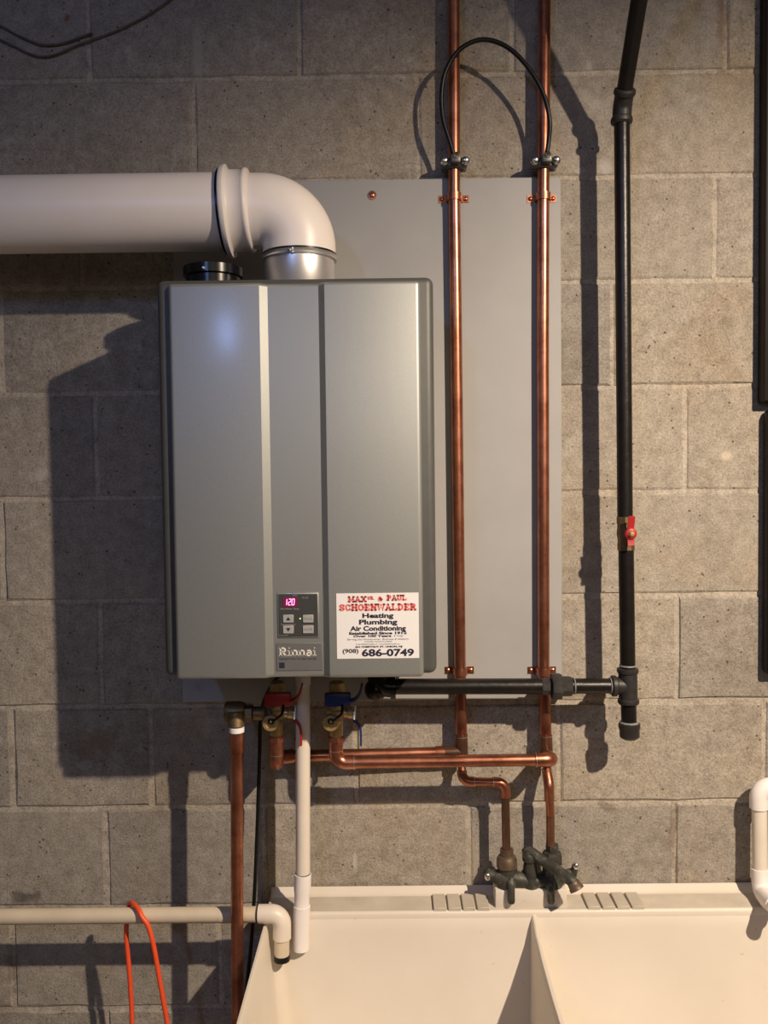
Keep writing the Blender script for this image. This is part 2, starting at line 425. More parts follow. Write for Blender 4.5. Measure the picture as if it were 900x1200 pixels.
# lettering helpers -------------------------------------------------
_fc = {}
def text_verts(s, bold=0.0, shear=0.0):
    cu = bpy.data.curves.new('t', 'FONT'); cu.body = s; cu.size = 1; cu.offset = bold; cu.shear = shear
    cu.resolution_u = 3
    o = bpy.data.objects.new('t', cu); C.objects.link(o)
    dg = bpy.context.evaluated_depsgraph_get(); me = bpy.data.meshes.new_from_object(o.evaluated_get(dg))
    vs = [v.co.copy() for v in me.vertices]; fs = [tuple(p.vertices) for p in me.polygons]
    bpy.data.objects.remove(o); bpy.data.curves.remove(cu); bpy.data.meshes.remove(me)
    return vs, fs
def put_text(bm, s, x0, x1, z0, h, y, bold=0.0, shear=0.0, ref=None):
    """text between x0 and x1 with its baseline at z0 and capital height h, lying in the plane y"""
    vs, fs = text_verts(s, bold, shear)
    rv, _ = text_verts(ref or 'H', bold)
    ch = max(v.y for v in rv)
    mn, mx = min(v.x for v in vs), max(v.x for v in vs)
    nv = [bm.verts.new((x0+(v.x-mn)/(mx-mn)*(x1-x0), y, z0+v.y/ch*h)) for v in vs]
    for f in fs:
        try: bm.faces.new([nv[k] for k in f])
        except ValueError: pass
# slab-serif strokes on a unit box: strokes are polylines, serifs are (x, y, halfwidth)
def arc(cx, cy, rx, ry, a0, a1, n=9):
    return [(cx+rx*math.cos(math.radians(a0+(a1-a0)*k/n)), cy+ry*math.sin(math.radians(a0+(a1-a0)*k/n))) for k in range(n+1)]
GL = {
 'M': ([[(.17, 0), (.17, 1)], [(.17, 1), (.5, .25), (.83, 1)], [(.83, 1), (.83, 0)]], [(.17, 0, .17), (.83, 0, .17), (.12, 1, .12), (.88, 1, .12)]),
 'A': ([[(.15, 0), (.5, 1), (.85, 0)], [(.28, .33), (.72, .33)]], [(.15, 0, .15), (.85, 0, .15), (.42, 1, .14)]),
 'X': ([[(.15, 0), (.85, 1)], [(.15, 1), (.85, 0)]], [(.15, 0, .15), (.85, 0, .15), (.15, 1, .15), (.85, 1, .15)]),
 'S': ([arc(.5, .73, .33, .2, 20, 250)+arc(.5, .27, .34, .2, 70, -160)], [(.85, .80, .07), (.15, .2, .07)]),
 'R': ([[(.22, 0), (.22, 1)], [(.22, .93), (.55, .93)]+arc(.55, .72, .25, .21, 90, -90)+[(.22, .5)], [(.5, .5), (.85, 0)]], [(.22, 0, .2), (.15, 1, .13), (.88, 0, .12)]),
 'P': ([[(.25, 0), (.25, 1)], [(.25, .93), (.55, .93)]+arc(.55, .70, .27, .23, 90, -90)+[(.25, .47)]], [(.25, 0, .23), (.16, 1, .14)]),
 'U': ([[(.2, 1), (.2, .3)]+arc(.5, .33, .3, .27, 180, 360)+[(.8, 1)]], [(.2, 1, .18), (.8, 1, .18)]),
 'L': ([[(.25, 1), (.25, .06), (.85, .06), (.85, .3)]], [(.25, 1, .22), (.2, 0, .18)]),
 'C': ([arc(.52, .5, .36, .44, 42, 318)], [(.84, .78, .07), (.84, .22, .07)]),
 'H': ([[(.2, 0), (.2, 1)], [(.8, 0), (.8, 1)], [(.2, .5), (.8, .5)]], [(.2, 0, .18), (.8, 0, .18), (.2, 1, .18), (.8, 1, .18)]),
 'O': ([arc(.5, .5, .37, .44, 0, 360, 16)], []),
 'E': ([[(.25, 0), (.25, 1)], [(.25, .94), (.84, .94), (.84, .74)], [(.25, .5), (.65, .5)], [(.25, .06), (.86, .06), (.86, .28)]], [(.2, 0, .18), (.2, 1, .18)]),
 'N': ([[(.2, 0), (.2, 1)], [(.2, 1), (.8, 0)], [(.8, 0), (.8, 1)]], [(.2, 0, .17), (.14, 1, .13), (.8, 1, .17)]),
 'W': ([[(.1, 1), (.3, 0), (.5, .8), (.7, 0), (.9, 1)]], [(.1, 1, .12), (.5, .98, .08), (.9, 1, .12)]),
 'D': ([[(.25, 0), (.25, 1)], [(.25, .94), (.45, .94)]+arc(.45, .5, .38, .44, 90, -90)+[(.25, .06)]], [(.17, 0, .15), (.17, 1, .15)]),
 '&': ([[(.9, 0), (.3, .75)]+arc(.47, .8, .18, .15, 200, -30)+arc(.4, .27, .28, .24, 110, 330)+[(.85, .45)]], [(.88, .5, .12)]),
 '.': ([[(.4, .06), (.6, .06)]], []),
 'i': ([[(.5, 0), (.5, .66)], [(.5, .84), (.5, 1)]], [(.5, 0, .42), (.32, .66, .25)]),
 'n': ([[(.2, 0), (.2, .66)], [(.2, .5)]+arc(.5, .42, .3, .22, 150, 0)+[(.8, 0)]], [(.2, 0, .2), (.8, 0, .2), (.12, .66, .13)]),
 'a': ([arc(.48, .44, .3, .2, 150, 0)+[(.78, 0)], arc(.45, .2, .28, .18, 60, 330)], [(.85, 0, .13)]),
}
def slab(bm, s, x0, x1, z0, h, y, wts=None, th=.2, grow=0.0):
    wts = wts or [1]*len(s); tot = sum(wts); x = x0
    for ch, wt in zip(s, wts):
        cw = (x1-x0)*wt/tot
        if ch != ' ':
            st, se = GL[ch]; gw = cw*.94
            T = lambda p: Vector((x+p[0]*gw, y, z0+p[1]*h))
            hw = th*min(h, gw*1.1)/2+grow
            for pl in st:
                pp = [T(p) for p in pl]; L = []
                for i, p in enumerate(pp):
                    t = (pp[min(i+1, len(pp)-1)]-pp[max(i-1, 0)])
                    if t.length < 1e-9: t = X.copy()
                    t.normalize(); nn = Vector((-t.z, 0, t.x))
                    if grow and i in (0, len(pp)-1): p = p + t*(grow if i else -grow)
                    L.append((bm.verts.new(p+nn*hw), bm.verts.new(p-nn*hw)))
                for (a1, a2), (b1, b2) in zip(L, L[1:]): bm.faces.new((a1, a2, b2, b1))
            for (sx, sz, w_) in se:
                c = T((sx, sz)); sh = h*.11; dz = 0 if sz < .05 else (-sh if sz > .6 else -sh/2)
                bm.faces.new([bm.verts.new((c.x+u*(w_*gw+grow), y, c.z+dz+v)) for u, v in ((-1, -grow), (1, -grow), (1, sh+grow), (-1, sh+grow))])
        x += cw
# control panel on the recessed middle
def Q(px, py, d=DC): return P(px, py, d)
a, c = Q(324.8, 694.5), Q(374.6, 747)
b = NB(); box(b, a.x, c.x, -DC-.0022, -DC+.001, c.z, a.z, .0022, 2); cp = obj('control_panel', b, 'silver', hz)
b = NB(); box(b, a.x+.0022, c.x-.0022, -DC-.0032, -DC, c.z+.0022, a.z-.0022, .0008, 1); obj('panel_face', b, 'panel_face', cp)
yp = -DC-.0033
a2, c2 = Q(332, 699.5), Q(349, 710.5)
b = NB(); box(b, a2.x, c2.x, yp-.0006, yp+.001, c2.z, a2.z); obj('display', b, 'led_glass', cp)
b = NB(); yd = yp-.0009
def digit(bm, ch, x, z, w_, h):
    segs = {'0': 'abcdef', '1': 'bc', '2': 'abged'}[ch]; t = .0013; sk = .12
    S = {'a': (0, 1, 1, 1), 'b': (1, .5, 1, 1), 'c': (1, 0, 1, .5), 'd': (0, 0, 1, 0), 'e': (0, 0, 0, .5), 'f': (0, .5, 0, 1), 'g': (0, .5, 1, .5)}
    for s in segs:
        x0, z0, x1, z1 = S[s]
        p = Vector((x+(x0*w_)+z0*h*sk, yd, z+z0*h)); q = Vector((x+(x1*w_)+z1*h*sk, yd, z+z1*h))
        ribbon(bm, [p, q], Vector((0, 1, 0)), .0004, t)
hd = (a2.z-c2.z)*.62; zd = c2.z+(a2.z-c2.z)*.19
wd = a2.x+.0052; stp = .0056
for k, ch in enumerate('120'): digit(b, ch, (wd-.0034 if k == 0 else wd-.0024+k*stp), zd, .0036, hd)
obj('digits', b, 'led', cp)
for (x0, x1, y0, y1, sym) in ((331.8, 344.4, 720, 729.2, 1), (331.8, 344.6, 732.5, 742, -1), (355, 367.6, 720, 729.2, 0), (355, 367.8, 732.3, 741.8, 0)):
    p, q = Q(x0, y0), Q(x1, y1)
    b = NB(); box(b, p.x, q.x, yp-.0016, yp+.001, q.z, p.z, .0007, 1); obj('button', b, 'button', cp)
    b = NB(); cx, cz = (p.x+q.x)/2, (p.z+q.z)/2
    if sym:
        b.faces.new([b.verts.new((cx+u, yp-.0018, cz+v*sym)) for u, v in ((-.0038, -.0026), (.0038, -.0026), (0, .0032))])
    else:
        put_text(b, 'Priority' if y0 < 725 else 'On/Off', cx-.0068, cx+.0068, cz-.0014, .003, yp-.0018)
    obj('button_print', b, 'ink' if sym else 'ink_grey', cp)
b = NB(); lathe(b, [(.0011, -.0005), (.0011, .0006), (.0006, .0012), (0, .0013)], Vector((Q(352, 724.5).x, yp, Q(352, 724.5).z)), -Y, 12); obj('indicator_light', b, 'led_green', cp)
b = NB()
def ptx(bm, s, x0, x1, yb, hpx, y, d=DC, **k):
    p, q = P(x0, yb, d), P(x1, yb, d); put_text(bm, s, p.x, q.x, (p.z+q.z)/2, hpx*(D-d)/F, y, **k)
for tx, x0, x1, yb, hp_ in (('HIGH', 343, 348.5, 698, 1.6), ('IN USE', 354.5, 361.5, 701, 1.8), ('Hot Water Temp', 329.3, 350.6, 714, 2), ('Temperature', 329.5, 346.5, 732, 1.6), ('Controller', 327, 338, 744.6, 1.4)):
    b = NB(); ptx(b, tx, x0, x1, yb, hp_, yp-.0002); obj('panel_print', b, 'button', cp)
# name plate
a, c = Q(323.5, 753.8), Q(378, 785.5)
b = NB(); box(b, a.x, c.x, -DC-.0014, -DC+.001, c.z, a.z, .0007, 1); npl = obj('name_plate', b, 'steel_dark', hz)
npl.data.materials.clear(); npl.data.materials.append(M['plate'])
b = NB(); p, q = Q(327, 768.3), Q(371.5, 768.3); yn = -DC-.0016
slab(b, 'Rinnai', p.x, q.x, (p.z+q.z)/2, 10*(D-DC)/F, yn, [1.3, .62, 1.1, 1.1, 1.05, .62], .2)
obj('logo_lettering', b, 'silver_ink', npl)
b = NB(); ptx(b, 'THE HOT WAY TO HEAT WATER', 327, 371, 773, 2.3, yn, bold=.012)
p, q = Q(327.2, 776.2), Q(333.8, 782.8)
b.faces.new([b.verts.new(v) for v in ((p.x, yn, q.z), (q.x, yn, q.z), (q.x, yn, p.z), (p.x, yn, p.z))])
obj('plate_print', b, 'ink', npl)
# sticker of the installer
a, c = P(394, 695.5, DF), P(491.3, 771, DF)
b = NB(); box(b, a.x, c.x, -DF-.0006, -DF+.0002, c.z, a.z); stk = obj('sticker', b, 'sticker', hz); stk['label'] = 'white sticker with red and black lettering'
SX = lambda u: a.x+(u-36)/(832-36)*(c.x-a.x)
SZ = lambda v: a.z-(v-45)/(668-45)*(a.z-c.z)
sh = (a.z-c.z)/(668-45)
ys = -DF-.0009
def line(s, x0, x1, yb, ht, m, bm, **k): put_text(bm, s, SX(x0), SX(x1), SZ(yb), ht*sh, ys, **k)
for nm, mt, th, gr, yy in (('heading_outline', 'ink_halo', .2, .0010, ys), ('heading', 'ink_red', .19, 0, ys-.0002)):
    b = NB()
    slab(b, 'MAX', SX(150), SX(332), SZ(125), 48*sh, yy, [1.15, 1, 1], th, gr)
    slab(b, 'SR.', SX(338), SX(412), SZ(104), 28*sh, yy, [1, 1, .6], th, gr*.5)
    slab(b, '&', SX(440), SX(484), SZ(118), 38*sh, yy, None, th, gr)
    slab(b, 'PAUL', SX(524), SX(722), SZ(114), 46*sh, yy, None, th, gr)
    slab(b, 'SCHOENWALDER', SX(62), SX(810), SZ(208), 58*sh, yy, [.95, .95, 1.05, 1, .95, 1.05, 1.25, 1, .9, 1, .95, 1], th, gr)
    obj(nm, b, mt, stk)
b = NB()
line('Heating', 286, 588, 279, 44, 0, b, bold=.04)
line('Plumbing', 253, 624, 340, 44, 0, b, bold=.04)
line('Air Conditioning', 166, 706, 401, 44, 0, b, bold=.04)
line('Established Since 1912', 156, 714, 437, 24, 0, b, bold=.05)
line('Over 100 Years', 196, 564, 462, 20, 0, b, bold=.05)
line('464 CHESTNUT ST. UNION, NJ', 210, 668, 562, 15, 0, b, bold=.05)
line('(908)', 90, 244, 612, 38, 0, b, bold=.025)
line('686-0749', 276, 782, 644, 66, 0, b, bold=.035)
obj('lettering', b, 'ink', stk)
b = NB()
line('& Today', 588, 680, 460, 14, 0, b)
line('Serving the Homeowner, Business & Industry', 135, 735, 492, 18, 0, b, shear=.2)
line('LICENSED MASTER PLUMBERS', 305, 570, 512, 11, 0, b)
line('M. SCHOENWALDER LIC. P. SCHOENWALDER LIC.', 220, 650, 537, 12, 0, b)
obj('small_print', b, 'ink_grey', stk)
# intake cap and flue collar on the top of the case
DV = .170
ztop = P(345, 325.5, DBODY).z
p = P(250, 330, DV); p.z = ztop
b = NB(); hc = P(250, 314, DV).z-ztop; rc = 33.5*(D-DV)/F
lathe(b, [(rc*.93, -.003), (rc*.93, hc*.55), (rc*1.02, hc*.6), (rc*1.02, hc*.96), (rc*.97, hc), (0, hc)], p, Z, 36); ic = obj('intake_cap', b, 'black_plastic', hz); ic['label'] = 'round black cap on top of the case'
b = NB(); pp = p+Vector((-.006, -rc, hc*.72)); lathe(b, [(.0035, -.001), (.003, .0015), (0, .0025)], pp, -Y, 10); obj('screw', b, 'zinc', ic)
pv = P(351.5, 330, DV); pv.z = ztop
rcol = 41*(D-DV)/F; zc_ = P(351.5, 303, DV).z
b = NB(); lathe(b, [(rcol*1.02, -.003), (rcol*1.02, .006), (rcol*.985, .009), (rcol*.985, zc_-ztop), (rcol*.9, zc_-ztop)], pv, Z, 40); fc = obj('flue_collar', b, 'aluminium', hz); fc['label'] = 'shiny metal collar on top of the case'
b = NB(); h0 = P(351.5, 307, DV).z-ztop; h1 = P(351.5, 300.5, DV).z-ztop
lathe(b, [(rcol*.98, h0), (rcol*1.05, h0+.001), (rcol*1.03, (h0+h1)/2), (rcol*1.06, h1-.001), (rcol*.98, h1)], pv, Z, 40); obj('clamp_ring', b, 'aluminium', fc)
b = NB(); lathe(b, [(.004, -.002), (.004, .003), (.002, .0045), (0, .0045)], pv+Vector((-.008, -rcol*1.04, (h0+h1)/2-.001)), -Y, 10); obj('screw', b, 'zinc', fc)
b = NB(); cyl(b, pv+Z*(h1-.001), pv+Z*(h1+.0025), rcol*1.045, 40); obj('gasket', b, 'black_rubber', fc)

# ------------------------------------------------------------------ vent pipe
rv = 42.0*(D-DV)/F
za = P(250, 248.7, DV).z
vp = thing('vent_pipe', 'thick white plastic vent pipe running left from the heater top with an elbow', 'pipe', (pv.x, -DV, za))
xg = P(262, 249, DV).x
b = NB(); cyl(b, (XL+.002, -DV, za), (xg+.03, -DV, za), 43.3*(D-DV)/F, 48); obj('straight_pipe', b, 'vent', vp)
b = NB()
path = fillet([(xg+.002, -DV, za), (pv.x, -DV, za), (pv.x, -DV, ztop+h1+.0025)], rv*1.03, 18)
tube(b, path, rv, 44); obj('elbow', b, 'vent', vp, sharp=50)
b = NB(); k = (D-DV)/F
lathe(b, [(44*k, -.0005), (50*k, 0), (51.5*k, .002), (51.5*k, .0085), (46.8*k, .011), (45.6*k, .014), (45.2*k, .036), (46.2*k, .0375), (47*k, .041), (46*k, .0445), (43*k, .046), (41.5*k, .047)], (xg+.003, -DV, za), X+Z*.045, 48)
obj('bell_socket', b, 'vent', vp, sharp=50)
b = NB(); lathe(b, [(43*k, 0), (47.5*k, .0005), (47.5*k, .004), (43*k, .0045)], (xg-.002, -DV, za), X+Z*.045, 48); obj('seal_ring', b, 'black_rubber', vp)
b = NB(); lathe(b, [(.003, -.004), (.003, .002), (0, .003)], (P(285, 249, DV).x, -DV-.01, za+45.5*k), Z, 10); obj('screw', b, 'copper_fit', vp)

# ------------------------------------------------------------------ hot water copper pipe (back run)
R22, R16 = .0112, .0080
def fit(bm, a, b_, r): cyl(bm, a, b_, r, 20, .0012)
def solder(parent, pts):
    for p, ax, r in pts:
        b = NB(); lathe(b, [(r-.001, -.0012), (r, -.0004), (r, .0004), (r-.001, .0012)], p, ax, 18); obj('solder_joint', b, 'solder', parent)
DR, DH = .0315, .105
hp = thing('hot_water_pipe', 'soldered copper pipe rising behind the heater right edge, under the left clamp', 'pipe', P(541, 881, DR))
top = P(531.3, -200, DR)
rp = [top, P(531.5, 0, DR), P(532.3, 230, DR), P(534.6, 400, DR), P(539, 780, DR), P(541, 880, DR+.004)]
b = NB(); tube(b, rp, R22); obj('riser', b, 'copper', hp)
b = NB(); tube(b, [P(540.3, 860, DR+.003), P(541.2, 892, DR+.004)], R22*1.12); 
tube(b, [P(541, 881, DR+.004), P(517, 882, DR+.005)], R22*1.10); obj('tee', b, 'copper_old', hp)
b = NB(); tube(b, [P(523, 881.8, DR+.005), P(334, 886.3, DR+.020)], R22*.98); obj('branch_pipe', b, 'copper', hp)
b = NB(); tube(b, [P(521, 881.8, DR+.005), P(510, 882, DR+.005)], R22*1.12); obj('coupling', b, 'copper_fit', hp)
b = NB(); el = fillet([P(324, 861, DH), P(324, 896, DH), P(326, 888, .062), P(343, 886, DR+.020)], [.012, .012], 6); tube(b, el, R22*1.16); obj('elbow', b, 'copper_fit', hp, sharp=60)
sp = fillet([P(541.2, 889, DR+.004), P(541.5, 915.5, .050), P(592, 917, .058), P(593.5, 1004, .060)], .016, 6)
b = NB(); tube(b, sp, R16, 14); obj('faucet_supply', b, ['copper', 'copper_old'], hp); bpy.context.view_layer.update()
me = C.objects[-1].data
for p_ in me.polygons: p_.material_index = int(p_.center.z+P(541, 881, DR).z < P(593, 948, .058).z)
b = NB(); tube(b, fillet([P(541.3, 903, .047), P(541.5, 915.5, .050), P(557, 916.2, .052)], .016, 6), R16*1.2, 14); obj('elbow', b, 'copper_fit', hp)
b = NB(); tube(b, fillet([P(577, 916.3, .056), P(592, 917, .058), P(592.6, 934, .058)], .016, 6), R16*1.2, 14); obj('elbow', b, 'copper_fit', hp)
dn = (P(324, 900, DH)-P(324, 860, DH))
solder(hp, [(P(324, 884, DH), Z, R22*1.18), (P(540.6, 863, DR+.003), Z, R22*1.15), (P(541.4, 904, .047), Z, R16*1.25), (P(556, 916.2, .052), X, R16*1.25), (P(578, 916.3, .056), X, R16*1.25)])

# ------------------------------------------------------------------ cold water copper pipe (front run)
cw = thing('cold_water_pipe', 'soldered copper pipe at the right side of the board, with a long front run', 'pipe', P(640, 885, DR))
rp = [P(638.2, -200, DR), P(638.2, 0, DR), P(636.6, 230, DR), P(636.2, 400, DR), P(637, 780, DR), P(640, 880, DR+.003)]
b = NB(); tube(b, rp, R22); obj('riser', b, 'copper', cw)
b = NB(); tube(b, [P(639.3, 861, DR+.002), P(640.5, 897, DR+.005)], R22*1.13); obj('tee', b, 'copper_old', cw)
b = NB(); tube(b, fillet([P(627, 890.5, DH), P(646, 890, DH), P(641, 886, DR+.004)], .0135, 7), R22*1.17); obj('elbow', b, 'copper_fit', cw, sharp=60)
b = NB(); tube(b, [P(406, 893.5, DH), P(632, 890.5, DH)], R22); obj('cross_pipe', b, 'copper', cw)
b = NB(); tube(b, fillet([P(393.6, 866, DH), P(393.8, 893.6, DH), P(417, 893.3, DH)], .019, 8), R22*1.16); obj('elbow', b, 'copper_fit', cw)
b = NB(); tube(b, fillet([P(640.5, 893, DR+.005), P(641, 906, .042), P(643.5, 920, .058), P(645, 955, .0595), P(645.2, 1004, .060)], .02, 5), R16, 14); obj('faucet_supply', b, ['copper', 'copper_old'], cw)
me = C.objects[-1].data
for p_ in me.polygons: p_.material_index = int(p_.center.z+P(640, 885, DR).z < P(645, 948, .058).z)
b = NB(); tube(b, fillet([P(640.8, 903, .040), P(641.4, 908, .046), P(643.5, 920, .058), P(643.9, 938, .058)], .02, 5), R16*1.2, 14); obj('elbow', b, 'copper_fit', cw)
solder(cw, [(P(628, 890.5, DH), X, R22*1.2), (P(415, 893.3, DH), X, R22*1.19), (P(393.7, 879, DH), Z, R22*1.19), (P(639.5, 862, DR+.002), Z, R22*1.16), (P(640.8, 902, .040), Z, R16*1.3)])

# ------------------------------------------------------------------ straps and ground clamps
def strap(px, py, lab, wl, wr):
    p = P(px, py, DR); t = thing('pipe_strap', lab, 'pipe strap', (p.x, -DB, p.z), 'copper pipe straps on the board')
    r = R22+.0016; wz = .0135
    pts = [(p.x-wl, -DB-.0008, p.z), (p.x-r-.002, -DB-.0008, p.z)]
    pts += [(p.x+r*math.cos(math.radians(180+20*k)), -DR+r*math.sin(math.radians(180+20*k)), p.z) for k in range(10)]
    pts += [(p.x+r+.002, -DB-.0008, p.z), (p.x+wr, -DB-.0008, p.z)]
    b = NB(); ribbon(b, pts, Z, wz, .0012); obj('band', b, 'copper_fit', t, sharp=50)
    for x in (p.x-wl+.006, p.x+wr-.006):
        b = NB(); lathe(b, [(.0042, -.0004), (.0042, .0014), (.002, .003), (0, .003)], (x, -DB-.0014, p.z), -Y, 12); obj('screw', b, 'copper_fit', t)
sc = (D-DR)/F
strap(532.3, 231, 'copper strap holding the left copper pipe near the top of the grey board', 17.5*sc, 17.5*sc)
strap(636.8, 230.5, 'copper strap holding the right copper pipe near the top of the grey board', 17.5*sc, 16*sc)
strap(539.2, 787, 'copper strap holding the left copper pipe just above the black gas pipe', 17.5*sc, 17*sc)
strap(637, 787, 'copper strap holding the right copper pipe just above the black gas pipe', 17.5*sc, 16*sc)
def clamp(px, py, lab):
    p = P(px, py, DR); t = thing('ground_clamp', lab, 'clamp', p, 'grounding clamps on the copper pipes')
    b = NB()
    for (y0, y1) in ((-DR-.018, -DR-.003), (-DR+.003, -DR+.014)):
        box(b, p.x-.024, p.x+.024, y0, y1, p.z-.009, p.z+.009, .004, 3)
    obj('jaw', b, 'clamp', t)
    for s in (-1, 1):
        b = NB(); c0 = Vector((p.x+s*.0195, -DR-.018, p.z+.001))
        lathe(b, [(.0078, .0), (.0078, .004), (.0055, .006), (.0048, .010), (.003, .011), (0, .011)], c0, -Y, 12)
        cyl(b, c0+Y*.028, c0, .003, 10); obj('screw', b, 'zinc', t)
    b = NB(); box(b, p.x-.008, p.x+.010, -DR-.034, -DR-.016, p.z-.006, p.z+.010, .003, 2); lg = obj('wire_lug', b, 'clamp', t)
    b = NB(); lathe(b, [(.0058, 0), (.0058, .003), (.004, .0055), (0, .006)], (p.x+.002, -DR-.033, p.z+.006), -Y+Z*.5, 12); obj('screw', b, 'zinc', lg)
    return p
cl1 = clamp(532, 194, 'dark grounding clamp on the left copper pipe just above the board')
cl2 = clamp(637, 193.5, 'dark grounding clamp on the right copper pipe just above the board')
dw = .066
wp = [P(534, 190, .058), P(529, 172, .060), P(519.5, 140, .064), P(517.5, 110, .068), P(523, 82, .072), P(540, 57, .076), P(566, 46.5, .078), P(594, 55, .078),
      P(618, 78, .076), P(636, 108, .072), P(644, 140, .068), P(643, 165, .062), P(639, 190, .058)]
b = NB(); tube(b, smooth_path(wp, 7), .0042, 12); o = obj('bonding_wire', b, 'black_rubber', None, P(570, 190, .06)); tag(o, 'black wire arched between the two clamps on the copper pipes', 'wire')

# ------------------------------------------------------------------ gas pipe
DG = .087; RG = .0140; sg = (D-DG)/F
gp = thing('gas_pipe', 'black iron gas pipe with slanted top, tee, drip leg and branch to the heater', 'pipe', P(736, 805, DG))
e0 = P(729, 124, DG); e1 = P(757, -50, .241); up = (e1-e0); e2 = e0+up*((CZ-.004-e0.z)/up.z)
b = NB(); tube(b, [e0, e2], RG); obj('slanted_pipe', b, 'iron', gp)
v0, v1 = P(728.7, 130, DG), P(735, 790, DG)
b = NB(); tube(b, [v0, P(732.5, 606, DG)], RG); obj('upper_pipe', b, 'iron', gp)
b = NB(); tube(b, [P(733.7, 643, DG), P(735.8, 795, DG)], RG); obj('lower_pipe', b, 'iron', gp)
# 45 degree elbow with beaded ends
b = NB(); dup_ = up.normalized()
c0 = P(729.2, 126, DG)
tube(b, fillet([P(728.6, 140, DG), c0, c0+dup_*.026], .03, 6), RG*1.20)
lathe(b, [(RG*1.1, 0), (RG*1.36, .003), (RG*1.40, .007), (RG*1.36, .011), (RG*1.1, .014)], P(728.5, 146, DG), Z, 24)
lathe(b, [(RG*1.1, 0), (RG*1.36, .003), (RG*1.40, .006), (RG*1.36, .010), (RG*1.1, .013)], c0+dup_*.020, dup_, 24)
obj('elbow', b, 'iron_fit', gp)
# tee
tc_ = P(735.9, 803.5, DG); tl = P(717, 803.8, DG)
b = NB(); cyl(b, P(735.5, 783, DG), P(736.3, 825, DG), RG*1.22, 24); cyl(b, tc_, tl, RG*1.16, 24)
for p, ax in ((P(735.5, 782.5, DG), -Z), (P(736.4, 825, DG), Z), (P(716, 803.8, DG), X)):
    lathe(b, [(RG*1.1, 0), (RG*1.38, .002), (RG*1.40, .006), (RG*1.36, .009), (RG*1.1, .012)], p, ax, 24)
obj('tee', b, 'iron_fit', gp)
b = NB(); tube(b, [P(736.2, 815, DG), P(737.4, 852, DG)], RG); obj('drip_nipple', b, 'iron', gp)
b = NB(); q0 = P(737.3, 847, DG); lathe(b, [(RG*1.05, 0), (RG*1.40, .0015), (RG*1.40, .010), (RG*1.30, .012), (RG*1.28, .026), (RG*.9, .030), (0, .0305)], q0, P(738, 866, DG)-q0, 24); obj('drip_cap', b, 'iron_fit', gp)
for px, py, ax, rr in ((737.2, 845.6, -Z, 1.25), (735.4, 780.5, Z, 1.05), (714.5, 803.8, X, 1.05), (672, 804, X, 1.05)):
    b = NB(); lathe(b, [(RG*.9, -.001), (RG*1.12, 0), (RG*rr, .0022), (RG*.9, .003)], P(px, py, DG), ax, 24); obj('thread_sealant', b, 'pipe_dope', gp)
# branch: short nipple, union, long nipple, elbow under the heater
b = NB(); tube(b, [P(720, 803.8, DG), P(662, 804, DG)], RG); obj('short_nipple', b, 'iron', gp)
b = NB(); un = P(634, 804.3, DG); ux = (P(672, 804, DG)-un).normalized()
lathe(b, [(RG*.9, 0), (RG*1.16, .001), (RG*1.16, .015), (RG*1.0, .017)], un+ux*.0, ux, 8)
lathe(b, [(RG*1.1, .017), (RG*1.72, .019), (RG*1.78, .022), (RG*1.78, .034), (RG*1.7, .037), (RG*1.2, .038)], un, ux, 8)
lathe(b, [(RG*1.1, .036), (RG*1.36, .037), (RG*1.36, .054), (RG*1.28, .056), (RG*.9, .057)], un, ux, 8)
obj('union', b, 'iron_fit', gp, sharp=25)
b = NB(); tube(b, [P(455, 804.5, DG), P(640, 804.2, DG)], RG*1.04); obj('long_nipple', b, 'iron', gp)
b = NB(); tube(b, fillet([P(443, 788, DG), P(443, 804.5, DG), P(460, 804.5, DG)], .020, 7), RG*1.42)
lathe(b, [(RG*1.2, 0), (RG*1.62, .001), (RG*1.62, .010), (RG*1.2, .011)], P(457, 804.5, DG), X, 24)
ball(b, P(440.5, 808, DG), RG*1.52)
obj('elbow', b, 'black_plastic', gp)
# ball valve in the riser
gv = thing('gas_valve', 'small ball valve with a red lever handle in the black gas riser', 'valve', P(733, 625, DG))
b = NB(); q0, q1 = P(732.6, 605, DG), P(733.6, 645, DG); L = (q1-q0).length
lathe(b, [(RG*.9, 0), (RG*1.15, .001), (RG*1.15, .013), (RG*1.08, .014), (RG*1.10, .022), (RG*1.20, L*.5), (RG*1.10, L-.022), (RG*1.08, L-.014), (RG*1.15, L-.013), (RG*1.15, L-.001), (RG*.9, L)], q0, q1-q0, 10)
cyl(b, P(735, 625, DG), P(738, 625, DG+.028), .008, 16)
obj('body', b, 'old_brass', gv, sharp=25)
b = NB(); pc = P(738.8, 625.5, DG+.030)
ribbon(b, [pc+Vector((.0005, -.006, .032)), pc+Vector((.0005, -.005, .024)), pc+Vector((0, -.001, .010)), pc+Vector((0, -.001, -.010)), pc+Vector((.0, -.003, -.021))], X, .0115, .0035)
lathe(b, [(.0105, -.002), (.0105, .004), (.009, .0055), (.0065, .006)], pc, -Y, 24); obj('lever', b, 'red_lever', gv)
b = NB(); lathe(b, [(.006, .004), (.006, .0075), (.004, .0095), (.0035, .012), (0, .0125)], pc, -Y, 6); obj('stem_nut', b, 'brass', gv)

